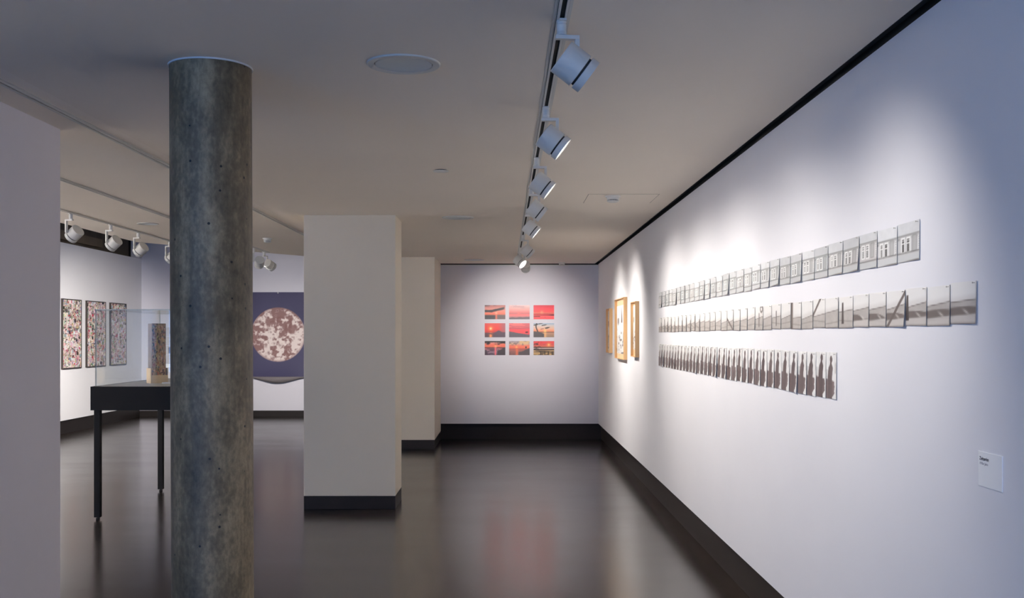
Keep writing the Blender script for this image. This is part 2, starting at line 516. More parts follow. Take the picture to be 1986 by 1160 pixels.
TX = 0.1985
track('light_track', TX, YF + 0.3, 14.5, CZ, 'long white ceiling track carrying the row of spotlights along the right side')
T1, T2, T3 = -CH2 / 0.506, -CH2 / 0.3545, -3.98
track('light_track', T1, YF + 0.3, 14.8, CZ2, 'empty white ceiling track beside the step edge of the ceiling')
track('light_track', T2, YF + 0.3, 13.95, CZ2, 'middle ceiling track of the left bay, carrying two spotlights at its far end')
track('light_track', T3, YF + 0.3, 12.9, CZ2, 'thin ceiling track above the display case, nearest the collage pictures', False)

# ------------------------------------------------------------------ track spotlights
def lamp_meshes():
    ms = {}
    bm = bmesh.new()
    bm_lathe(bm, [(0.0165, -0.0105), (0.0175, -0.0115), (0.0175, -0.017), (0.0158, -0.019), (0.0158, -0.024), (0.0175, -0.026), (0.0175, -0.048), (0.0165, -0.050), (0.0175, -0.052), (0.0175, -0.062)], 28)
    bm_box(bm, -0.012, 0.012, -0.03, 0.03, -0.016, -0.0102)
    ms['adapter'] = to_mesh('adapter', bm, True)
    bm = bmesh.new()      # flat bar of the bracket, then its arm
    bm_box(bm, -0.022, 0.062, -0.012, 0.012, -0.076, -0.062, 0.001)
    bm_box(bm, 0.047, 0.062, -0.012, 0.012, -0.185, -0.076, 0.001)
    ms['bracket'] = to_mesh('bracket', bm)
    # head along local +Z (beam direction), centred at its pivot
    bm = bmesh.new()
    r = 0.0615
    bm_lathe(bm, [(0.02, -0.0625), (r - 0.002, -0.0625), (r, -0.0605), (r, 0.018), (r - 0.002, 0.0205), (r - 0.010, 0.0205)], 48, None, True, True)
    ms['head'] = to_mesh('head', bm, True)
    bm = bmesh.new()
    bm_lathe(bm, [(r - 0.009, 0.0205), (r - 0.009, 0.0285)], 48, None, False, False)
    ms['groove'] = to_mesh('groove', bm, True)
    bm = bmesh.new()
    bm_lathe(bm, [(r - 0.010, 0.0285), (r - 0.002, 0.0285), (r, 0.030), (r, 0.0565), (r - 0.003, 0.0565), (r - 0.006, 0.050), (r - 0.008, 0.050)], 48, None, False, False)
    ms['front_ring'] = to_mesh('front_ring', bm, True)
    bm = bmesh.new()
    bm_lathe(bm, [(r - 0.007, 0.0500), (r - 0.007, 0.0525)], 48)
    ms['lens'] = to_mesh('lens', bm, True)
    bm = bmesh.new()
    bm_lathe(bm, [(0.0, -0.001), (0.011, -0.001), (0.011, 0.012), (0.0, 0.012)], 20, None, False, False)
    ms['pivot_knob'] = to_mesh('pivot_knob', bm, True)
    for k in ('adapter', 'bracket', 'head', 'front_ring', 'pivot_knob'): ms[k].materials.append(M_FIX)
    ms['groove'].materials.append(M_GROOVE)
    ms['lens'].materials.append(M_LENS)
    return ms
LM = lamp_meshes()

def lamp(x, y, z, az, tilt, watts, cone, label, group, side=-1, target=None, blend=1.0, col=SPOT_COL, spread=1.0):
    """az: direction of the beam in plan (0 = +x, 90 = +y); tilt below horizontal"""
    t = empty('track_spotlight', (x, y, z), R(az), label, 'spotlight', group)
    new_obj('adapter', LM['adapter'], None, t)
    new_obj('bracket', LM['bracket'], None, t)
    new_obj('pivot_knob', LM['pivot_knob'], None, t, (0.0545, side * 0.012, -0.172), (R(90) if side < 0 else R(-90), 0, 0))
    h = new_obj('head', LM['head'], None, t, (0.034, side * 0.074, -0.192), (0, R(90 + tilt), 0))
    new_obj('groove', LM['groove'], None, h)
    new_obj('front_ring', LM['front_ring'], None, h)
    new_obj('lens', LM['lens'], None, h)
    if watts > 0:
        l = bpy.data.lights.new('spot_beam', 'SPOT')
        l.energy = watts; l.color = col; l.spot_size = R(cone); l.spot_blend = blend
        l.shadow_soft_size = 0.03
        lo = bpy.data.objects.new('spot_beam', l); COL.objects.link(lo)
        lo.parent = h
        lo.location = (0, 0, 0.062)
        d = Vector((0, 0, 1))
        if target is not None:
            # small beam offset inside the lamp (adjustable optic)
            Mw = Matrix.Translation((x, y, z)) @ Matrix.Rotation(R(az), 4, 'Z') @ Matrix.Translation((0.034, side * 0.074, -0.192)) @ Matrix.Rotation(R(90 + tilt), 4, 'Y')
            pw = Mw @ Vector((0, 0, 0.062))
            d = (Mw.to_3x3().inverted() @ (Vector(target) - pw)).normalized()
        lo.scale = (1, spread, 1)          # wall-washer lens: wider sideways
        zz = -d; yy = (Vector((0, 1, 0)) - zz * zz.y).normalized(); xx = yy.cross(zz)
        lo.rotation_euler = Matrix((xx, yy, zz)).transposed().to_euler()
    return t

G1 = 'spotlights along the long ceiling track'
ROW = [(3.60, 8, 36), (4.97, 0, 37.5), (6.38, -1, 38), (7.63, 3, 38), (8.94, -2, 39)]
for k, (y, az, ti) in enumerate(ROW):
    lab = ['white cylindrical track spotlight nearest the camera, tinted blue by daylight',
           'white cylindrical track spotlight, second from the front on the long track',
           'white cylindrical track spotlight, third from the front on the long track',
           'white cylindrical track spotlight, fourth from the front on the long track',
           'white cylindrical track spotlight, fifth from the front on the long track'][k]
    lamp(TX, y, CZ, az, ti, WALL_W * (0.56, 0.62, 0.73, 0.78, 0.88)[k], (92, 100, 100, 100, 100)[k], lab, G1, target=(XR, y + (0.36, 0.2, 0.05, 0.0, -0.15)[k], EYE + (-0.16, -0.24, -0.24, -0.24, -0.24)[k]), blend=1.0, spread=(1.0, 1.9, 1.9, 1.9, 1.5)[k])
lamp(TX, 11.25, CZ, 12, 40, FRAME_W, 110, 'white track spotlight turned away, sixth from the front on the long track', G1, target=(XR, 11.5, EYE - 0.42))
lamp(TX, 12.85, CZ, -32, 38, FRAME_W, 106, 'white track spotlight with glowing lens facing the wooden frames, near the track end', G1, target=(XR, 12.95, EYE - 0.42))
lamp(TX, 13.65, CZ, 86, 30, BACK_W, 68, 'rearmost white track spotlight aimed at the sunset photos', G1, target=(0.225, YB, EYE + 0.02))

G2 = 'spotlights above the display case'
for k, (y, ty) in enumerate(((9.46, 15.4), (10.42, 16.3), (11.2, 17.1), (12.25, 17.9))):
    lab = ['off-white track spotlight in the left bay nearest the partition', 'off-white track spotlight in the left bay, second from the partition',
           'off-white track spotlight in the left bay, third from the partition', 'off-white track spotlight in the left bay half hidden by the column'][k]
    lamp(T3, y, CZ2, 158, 36, LEFT_W * 0.95, 40, lab, G2, target=(XL, ty, EYE - 0.45))
for k, y in enumerate((6.4, 7.9)):  # unseen spotlights added to brighten the left bay's ceiling and floor
    lamp(T3, y, CZ2, 180, 36, LEFT_W * 4.2, 96, ['off-white track spotlight hidden behind the partition, farther from the display case',
         'off-white track spotlight hidden behind the partition, nearer the display case'][k], 'spotlights behind the partition', target=(XL, y + 1.2, EYE - 0.3))
G3 = 'spotlights aimed at the moon poster'
lamp(T2, 13.15, CZ2, 108, 30, MOON_W, 34, 'track spotlight beside the column, nearer one above the moon poster', G3, target=(-4.5, YM, EYE - 0.75))
lamp(T2, 13.72, CZ2, 60, 24, MOON_W, 44, 'track spotlight by the moon poster, farther one at the track end', G3, target=(-4.2, YM, EYE - 0.1))

# ------------------------------------------------------------------ ceiling fittings
def downlight(x, y, z, r, label, group='round ceiling downlights'):
    t = empty('ceiling_downlight', (x, y, z), 0, label, 'downlight', group)
    bm = bmesh.new()
    bm_lathe(bm, [(r, 0), (r, -0.004), (r - 0.004, -0.007), (r * 0.80, -0.006), (r * 0.79, -0.003), (r * 0.79, 0)], 64, None, False, False)
    new_obj('trim_ring', to_mesh('trim_ring', bm, True), M_FIX, t)
    bm = bmesh.new()
    bm_lathe(bm, [(r * 0.79, -0.0005), (r * 0.775, -0.0005)], 64, None, False, False)
    new_obj('shadow_gap', to_mesh('shadow_gap', bm), M_GROOVE, t)
    bm = bmesh.new()
    bm_lathe(bm, [(0.001, -0.0030), (r * 0.70, -0.0036), (r * 0.755, -0.0052), (r * 0.77, -0.0045), (r * 0.77, 0)], 64, None, True, False)
    new_obj('diffuser', to_mesh('diffuser', bm, True), M_FIXD, t)
    return t
downlight(-0.413, 4.21, CZ, 0.150, 'large round ceiling downlight nearest the camera, unlit grey centre')
downlight(-0.440, 9.66, CZ, 0.150, 'round ceiling downlight between the small cover plate and the end wall')
downlight(-0.444, 15.0, CZ, 0.150, 'farthest round ceiling downlight close to the end wall')
downlight(-3.60, 10.4, CZ2, 0.105, 'small round ceiling downlight in the left bay above the case')

t = empty('sprinkler_cover', (-0.428, 6.9, CZ), 0, 'small round white cover plate on the ceiling between two downlights', 'cover plate')
bm = bmesh.new(); bm_lathe(bm, [(0.053, -0.006), (0.054, -0.009), (0.050, -0.0115), (0.001, -0.012)], 40, None, True, True)
new_obj('plate', to_mesh('plate', bm, True), M_FIX, t)
bm = bmesh.new(); bm_lathe(bm, [(0.040, 0), (0.040, -0.006)], 32, None, True, True)
new_obj('shadow_neck', to_mesh('shadow_neck', bm, True), M_GROOVE, t)

def smoke(x, y, z, r, label):
    t = empty('smoke_detector', (x, y, z), 0, label, 'smoke detector', 'smoke detectors on the ceiling')
    bm = bmesh.new(); bm_lathe(bm, [(r, 0), (r, -0.010), (r * 0.94, -0.013), (r * 0.86, -0.014)], 40, None, False, True)
    new_obj('base', to_mesh('base', bm, True), M_FIX, t)
    bm = bmesh.new(); bm_lathe(bm, [(r * 0.80, -0.014), (r * 0.78, -0.030), (r * 0.74, -0.032), (r * 0.60, -0.032)], 40, None, False, True)
    new_obj('body', to_mesh('body', bm, True), M_FIX, t)
    bm = bmesh.new()
    for k in range(22):
        bm_box(bm, r * 0.70, r * 0.74, -0.0022, 0.0022, -0.040, -0.032, 0, Matrix.Rotation(2 * math.pi * k / 22, 4, 'Z'))
    new_obj('vent_ribs', to_mesh('vent_ribs', bm), M_FIX, t)
    bm = bmesh.new(); bm_lathe(bm, [(r * 0.60, -0.032), (r * 0.60, -0.040)], 32, None, True, True)
    new_obj('sensor_chamber', to_mesh('sensor_chamber', bm, True), M_GROOVE, t)
    bm = bmesh.new(); bm_lathe(bm, [(r * 0.76, -0.040), (r * 0.74, -0.046), (r * 0.5, -0.053), (r * 0.1, -0.056)], 40, None, True, True)
    new_obj('cap', to_mesh('cap', bm, True), M_FIX, t)
smoke(0.857, 8.17, CZ, 0.062, 'white smoke detector on the ceiling hatch, largest of the three')
smoke(0.86, 15.55, CZ, 0.056, 'white smoke detector at the top of the sunset photo wall')
smoke(-2.75, 11.95, CZ2, 0.055, 'white smoke detector in the left bay, above the moon poster')

# ceiling access hatch: thin panel with a fine joint around it
hx0, hx1, hy0, hy1 = 0.655, 1.212, 8.07, 8.62
hp = empty('access_hatch', ((hx0 + hx1) / 2, (hy0 + hy1) / 2, CZ), 0, 'square white access hatch flush in the ceiling behind the smoke detector', 'hatch')
at_parent(box('panel', hx0 + 0.003, hx1 - 0.003, hy0 + 0.003, hy1 - 0.003, CZ - 0.0012, CZ, M_CEIL), hp)
for (a, b_, c, d) in ((hx0, hx0 + 0.003, hy0, hy1), (hx1 - 0.003, hx1, hy0, hy1), (hx0, hx1, hy0, hy0 + 0.003), (hx0, hx1, hy1 - 0.003, hy1)):
    at_parent(box('joint', a, b_, c, d, CZ - 0.0006, CZ, M_GROOVE), hp)

# small sensor box high on the far wall of the left bay
sb = empty('wall_sensor', (-7.10, YM, EYE + 1.62), 0, 'small white box high on the left bay far wall', 'sensor')
for nm, a in (('housing', (-0.033, 0.033, -0.035, 0, 0, 0.075)), ('window', (-0.014, 0.014, -0.037, -0.033, 0.022, 0.05))):
    o = box(nm, *a, M_FIX if nm == 'housing' else M_GROOVE, sb, bev=0.002 if nm == 'housing' else 0)

# ------------------------------------------------------------------ right wall: three rows of overlapping photo prints
RZ_R = R(-90)                 # sheets face -x
rngp = np.random.RandomState(11)

def paint_facade(i, n):
    g = np.random.RandomState(100 + i)
    tint = 203 + g.uniform(-20, 14); cool = g.uniform(-4, 7)
    dx = g.uniform(-0.05, 0.05); dv = g.uniform(-0.04, 0.04)
    pane_dark = g.uniform(0.45, 1.0)
    def f(U, V):
        v = V - dv
        img = np.zeros(U.shape + (3,)) + np.array([tint - cool, tint, tint + cool * 0.4]) / 255
        img = put(img, (tint + 16, tint + 17, tint + 18), sst(0.70, 0.74, v))
        img *= (0.97 + 0.06 * fbm(U * 5, v * 7, i))[..., None]
        ln = v - 0.715 - 0.008 * U
        img = put(img, (118, 118, 116), np.exp(-(ln / 0.016) ** 2) * 0.9)
        img = put(img, (160, 160, 158), sst(0.60, 0.62, v) * (1 - sst(0.69, 0.71, v)) * 0.35)
        x = U - dx
        def rect(a, b, c, d, s=0.012):
            return sst(a - s, a + s, x) * (1 - sst(b - s, b + s, x)) * sst(c - s, c + s, v) * (1 - sst(d - s, d + s, v))
        img = put(img, (246, 246, 243), rect(0.15, 0.345, 0.26, 0.67) * 0.95)
        img = put(img, (246, 246, 243), rect(0.40, 0.60, 0.26, 0.67) * 0.95)
        for (a, b) in ((0.20, 0.30), (0.43, 0.54)):
            for (c, d) in ((0.585, 0.625), (0.53, 0.568), (0.455, 0.490), (0.405, 0.440), (0.355, 0.390), (0.305, 0.34)):
                img = put(img, (44, 42, 40), rect(a, b, c, d, 0.008) * (pane_dark if a < 0.4 else 0.95) * 0.85)
        img = put(img, (176, 177, 175), rect(0.68, 0.86, 0.28, 0.68) * 0.65)
        img = put(img, (130, 130, 128), (rect(0.67, 0.875, 0.27, 0.69) - rect(0.70, 0.85, 0.29, 0.665)).clip(0, 1) * 0.6)
        img = put(img, (94, 92, 90), rect(0.02, 0.08, 0.61, 0.66, 0.01) * 0.6)
        img = put(img, (240, 240, 238), rect(0.93, 1.0, 0.28, 0.66) * 0.7)
        for c in np.linspace(0.31, 0.6, 6):
            img = put(img, (92, 90, 88), rect(0.965, 0.99, c, c + 0.025, 0.006) * 0.7)
        ledge = V - 0.215 + dv * 0.5 - 0.012 * U
        img = put(img, (104, 102, 100), np.exp(-(ledge / 0.016) ** 2) * 0.95)
        img = put(img, (206 + cool, 208, 208), (1 - sst(0.17, 0.2, V)) * 0.6)
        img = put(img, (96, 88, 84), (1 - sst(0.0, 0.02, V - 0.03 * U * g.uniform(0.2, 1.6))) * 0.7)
        if i == 6:
            img = put(img, (92, 86, 82), np.exp(-((U - 0.93) / 0.06) ** 4) * 0.9)
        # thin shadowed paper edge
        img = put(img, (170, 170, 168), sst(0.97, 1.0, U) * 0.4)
        return img
    return f

def paint_road(i, n):
    """i counted from the left (far) end"""
    j = n - 1 - i
    g = np.random.RandomState(300 + i)
    hz = 0.47 + 0.05 * math.sin(i * 0.7) - (0.10 if i < 8 else 0) if j > 7 else 0.55
    sl = g.uniform(0.03, 0.14)
    D = (104, 94, 90)
    def f(U, V):
        img = np.zeros(U.shape + (3,)) + np.array([240, 238, 235]) / 255
        img = put(img, (214, 210, 206), (1 - sst(hz, hz + 0.16, V - sl * U)) * 0.55)
        h = V - (hz + sl * (U - 0.5))
        gr = 196 - 26 * fbm(U * 4, V * 5, i * 3)
        ground = 1 - sst(-0.015, 0.015, h)
        img = img * (1 - ground[..., None]) + (np.stack([gr, gr - 5, gr - 10], -1) / 255) * ground[..., None]
        img = put(img, D, np.exp(-(h / 0.014) ** 2) * 0.8)
        h2 = V - (0.17 + (0.06 if i % 3 else 0.0) + 0.06 * (U - 0.5) * (1 if i % 2 else -1))
        img = put(img, (126, 116, 110), np.exp(-(h2 / 0.02) ** 2) * 0.6)
        if j < 6:
            ext = [1.6, 1.6, 1.5, 1.3, 1.0, 0.62][j]
            top = 0.40 - 0.16 * np.clip(U / ext, 0, 1.5) ** 3 + (0.04 * U if j < 2 else 0)
            mass = sst(0.17, 0.22, V - 0.05 * U) * (1 - sst(top - 0.015, top + 0.015, V)) * (1 - sst(ext - 0.05, ext + 0.02, U))
            img = put(img, (112, 103, 99), mass * 0.95)
            img = put(img, (212, 206, 200), np.exp(-(((U - 0.62) * 0.8 + (V - 0.29) * 1.6) / 0.05) ** 2 - ((U - 0.62) / 0.12) ** 2) * 0.9)
            img = put(img, (206, 200, 195), (1 - sst(0.16, 0.2, V - 0.05 * U)) * 0.8)
        if j in (3, 9 - 1):
            dline = (V - (0.12 + 1.0 * (U - 0.18))) if j == 3 else (V - (0.45 + 0.9 * U))
            img = put(img, D, (1 - sst(0.06, 0.085, np.abs(dline))) * 0.95)
        if j == 2 or j == 6:
            u0 = 0.08 if j == 2 else 0.28
            w_ = 0.022 + 0.05 * (1 - V)
            img = put(img, (74, 66, 64), (1 - sst(w_, w_ + 0.03, np.abs(U - u0))) * (1 - sst(0.8, 0.84, V)) * sst(0.12, 0.16, V))
        if j == 10:
            img = put(img, (116, 105, 100), (1 - sst(0.17, 0.2, U)) * 0.95)
        if j in (12, 14):
            img = put(img, (88, 80, 76), (1 - sst(0.03, 0.06, np.abs(U - 0.5))) * (1 - sst(0.7, 0.75, V)) * sst(0.1, 0.15, V))
        if j == 14:
            img = put(img, (96, 88, 84), np.exp(-(((U - 0.8) ** 2 + (V - 0.9) ** 2) ** 0.5 - 0.14) ** 2 / 0.002))
        if j == 18:
            img = put(img, D, (1 - sst(0.05, 0.08, np.abs(V - (0.55 - 0.55 * U)))))
        if j >= 24:
            img = put(img, (96, 88, 84), (1 - sst(0.05, 0.09, np.abs(U - 0.9))) * (1 - sst(0.62 + 0.2 * (i % 2), 0.72 + 0.2 * (i % 2), V)) * 0.9)
            img = put(img, (140, 130, 124), (1 - sst(0.02, 0.05, np.abs(V - 0.36 + 0.2 * U))) * 0.7)
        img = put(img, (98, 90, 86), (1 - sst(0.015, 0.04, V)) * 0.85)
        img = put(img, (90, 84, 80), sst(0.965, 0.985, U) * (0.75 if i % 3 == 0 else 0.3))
        return img
    return f

def paint_figure(i, n):
    g = np.random.RandomState(500 + i)
    dx = g.uniform(-0.06, 0.06); dv = g.uniform(-0.03, 0.03)
    dd = g.uniform(-8, 10); D = (106 + dd, 92 + dd, 92 + dd)
    elbow = g.rand() < 0.25
    def f(U, V):
        u = U - dx; v = V - dv
        img = np.zeros(U.shape + (3,)) + np.array([240, 239, 237]) / 255
        img = put(img, (212, 210, 208), (1 - sst(0.64, 0.67, v)) * (1 - sst(0.28, 0.42, u)) * 0.9)
        wav = 0.02 * np.sin(v * 40 + i) + 0.012 * np.sin(v * 90)
        # lower dark mass
        edge = 0.86 + wav - 0.42 * np.clip((0.17 - v) / 0.17, 0, 1) ** 1.4
        mass = (1 - sst(0.44 - 0.05 * u, 0.46 - 0.05 * u, v)) * (1 - sst(edge - 0.02, edge + 0.02, u))
        tone = np.array(D) / 255
        img = img * (1 - mass[..., None]) + tone * mass[..., None]
        # torso, neck and head
        cx = 0.44 + 0.09 * sst(0.58, 0.82, v)
        hw = 0.21 - 0.10 * sst(0.68, 0.765, v) - 0.03 * sst(0.75, 0.79, v) + (0.05 if elbow else 0.0) * np.exp(-((v - 0.5) / 0.06) ** 2)
        torso = (1 - sst(hw - 0.015, hw + 0.02, np.abs(u - cx + 0.02 * np.sin(v * 17)))) * (1 - sst(0.80, 0.83, v))
        head = 1 - sst(0.8, 1.15, ((u - 0.535) / 0.125) ** 2 + ((v - 0.87) / 0.08) ** 2)
        k = np.clip(np.maximum(torso, head), 0, 1)
        t2 = np.array(D) / 255 * 0.88
        img = img * (1 - k[..., None]) + t2 * k[..., None]
        img *= (0.93 + 0.14 * fbm(u * 7, v * 5, i * 5))[..., None]
        # far tree strip
        img = put(img, (120, 112, 108), np.exp(-((u - 0.95) / 0.03) ** 2) * sst(0.55, 0.6, v) * (1 - sst(0.74, 0.86, v)) * g.uniform(0.2, 0.9))
        return img
    return f

def strip_row(name, paint, n, y_near, pitch, h0, h1, gname, label_fn, nx, ny, seed):
    g = np.random.RandomState(seed)
    hgt = h1 - h0
    for i in range(n):                       # i = 0 is the far, left-hand end
        yc = y_near + pitch * (n - 1 - i) + pitch / 2
        lift = g.uniform(0.0015, 0.0035); curl = g.uniform(0.0, 0.0015)
        if g.rand() < 0.14: curl = g.uniform(0.004, 0.009); lift += 0.002
        left = g.uniform(0.0012, 0.0022)
        sag = g.uniform(-0.004, 0.004)
        def bend(U, V, lift=lift, curl=curl, left=left):
            return left + lift * U ** 2 * (0.35 + 0.65 * (1 - V)) + curl * (1 - V) ** 2.2 * (0.25 + 0.75 * U) + 0.0012 * U
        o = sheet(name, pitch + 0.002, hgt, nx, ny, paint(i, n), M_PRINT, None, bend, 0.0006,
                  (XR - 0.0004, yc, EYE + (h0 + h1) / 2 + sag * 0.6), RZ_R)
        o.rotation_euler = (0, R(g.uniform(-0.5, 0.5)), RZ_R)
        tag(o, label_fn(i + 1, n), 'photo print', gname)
        # steel pin in the upper near corner
        bm = bmesh.new(); bm_lathe(bm, [(0.0009, -0.006), (0.0009, 0.004), (0.0026, 0.0045), (0.0026, 0.0056), (0.001, 0.0062)], 8)
        new_obj('pin', to_mesh('pin', bm), M_STEEL, o, (pitch * 0.44, -0.006, hgt * 0.455), (R(90), 0, 0))

def lab_fn(what, row):
    def f(i, n):
        if i == 1: return f'{what}, leftmost of the {row} row'
        if i == n: return f'{what}, rightmost of the {row} row, nearest the camera'
        if i > n // 2 + 1: return f'{what}, {ordinal(n - i + 1)} from the right in the {row} row'
        return f'{what}, {ordinal(i)} from the left in the {row} row'
    return f
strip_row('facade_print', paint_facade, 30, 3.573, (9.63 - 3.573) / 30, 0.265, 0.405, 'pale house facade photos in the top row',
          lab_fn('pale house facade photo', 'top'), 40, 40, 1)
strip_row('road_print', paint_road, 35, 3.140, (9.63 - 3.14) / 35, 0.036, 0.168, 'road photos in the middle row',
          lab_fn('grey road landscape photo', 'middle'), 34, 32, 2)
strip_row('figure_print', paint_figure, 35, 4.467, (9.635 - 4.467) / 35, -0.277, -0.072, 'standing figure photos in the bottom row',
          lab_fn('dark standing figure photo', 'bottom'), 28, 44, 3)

# wall label
wl = empty('wall_label', (XR, 3.055, EYE - 0.40), RZ_R, 'small white caption card on the right wall below the photo rows', 'label card')
box('card', -0.075, 0.075, -0.003, 0, -0.052, 0.052, M_CARD, wl, bev=0.0006)
def text(name, body, size, loc, m, parent, font_bold=False):
    c = bpy.data.curves.new(name, 'FONT'); c.body = body; c.size = size; c.extrude = 0.00012
    if font_bold: c.offset = size * 0.022
    o = bpy.data.objects.new(name, c); COL.objects.link(o)
    dg = bpy.context.evaluated_depsgraph_get()
    me = bpy.data.meshes.new_from_object(o.evaluated_get(dg))
    bpy.data.objects.remove(o, do_unlink=True)
    me.materials.clear()
    return new_obj(name, me, m, parent, loc, (R(90), 0, 0))
text('caption_title', 'Zeitserien', 0.0145, (-0.066, -0.0032, 0.027), M_INK, wl, True)
text('caption_line', '1970er Jahre', 0.0105, (-0.066, -0.0032, 0.0135), M_INK2, wl)

# ------------------------------------------------------------------ three deep oak frames on the right wall
def paint_spire(seed):
    def f(U, V):
        img = np.zeros(U.shape + (3,)) + np.array([236, 234, 232]) / 255
        nz = fbm(U * 5, V * 9, seed, 5)
        low = 1 - sst(0.30, 0.55, V + (nz - 0.5) * 0.3)
        img = put(img, (196, 192, 190), low * 0.5)
        img = put(img, (82, 76, 76), low * sst(0.56, 0.66, fbm(U * 9, V * 14, seed + 5, 4)) * 0.85)
        tip = np.abs(U - 0.55) - 0.10 * np.clip((0.98 - V) / 0.5, 0, 1)
        img = put(img, (88, 70, 62), (1 - sst(-0.01, 0.02, tip)) * sst(0.62, 0.66, V) * (1 - sst(0.955, 0.965, V)))
        for u0, top, bot in ((0.16, 0.72, 0.56), (0.86, 0.70, 0.55)):
            k = np.exp(-((U - u0) / 0.09) ** 2) * sst(bot, bot + 0.1, V) * (1 - sst(top, top + 0.05, V))
            img = put(img, (110, 100, 98), k)
        img = put(img, (70, 64, 62), np.exp(-((U - 0.75) / 0.06) ** 2) * sst(0.2, 0.28, V) * (1 - sst(0.4, 0.5, V)) * 0.7)
        return img
    return f

def oak_frame(y0, y1, h0, h1, label, seed, top_mat, bot_mat):
    w, h, d, th = y1 - y0, h1 - h0, 0.045, 0.009
    t = empty('oak_frame', (XR, (y0 + y1) / 2, EYE + (h0 + h1) / 2), RZ_R, label, 'framed picture', 'deep oak frames on the right wall')
    box('frame_side', -w / 2, -w / 2 + th, -d, 0, -h / 2, h / 2, M_OAK, t, bev=0.0012)
    box('frame_side', w / 2 - th, w / 2, -d, 0, -h / 2, h / 2, M_OAK, t, bev=0.0012)
    box('frame_rail', -w / 2 + th, w / 2 - th, -d, 0, h / 2 - th, h / 2, M_OAK, t, bev=0.0012)
    box('frame_rail', -w / 2 + th, w / 2 - th, -d, 0, -h / 2, -h / 2 + th, M_OAK, t, bev=0.0012)
    box('backing_board', -w / 2 + th, w / 2 - th, -0.014, -0.006, -h / 2 + th, h / 2 - th, M_OAKIN, t)
    ph0, ph1 = -h / 2 + th + bot_mat, h / 2 - th - top_mat
    sheet('picture', w - 2 * th - 0.004, ph1 - ph0, 60, 90, paint_spire(seed), M_ART, t, None, 0.001, (0, -0.0155, (ph0 + ph1) / 2))
    return t
oak_frame(13.78, 14.22, -0.227, 0.372, 'narrow deep oak frame, farthest of the three on the right wall', 3, 0.02, 0.02)
oak_frame(12.12, 13.10, -0.279, 0.461, 'large deep oak frame with a pale picture of dark spires, middle of three', 8, 0.075, 0.055)
oak_frame(11.04, 11.44, -0.227, 0.375, 'narrow deep oak frame, nearest of the three on the right wall', 15, 0.03, 0.07)

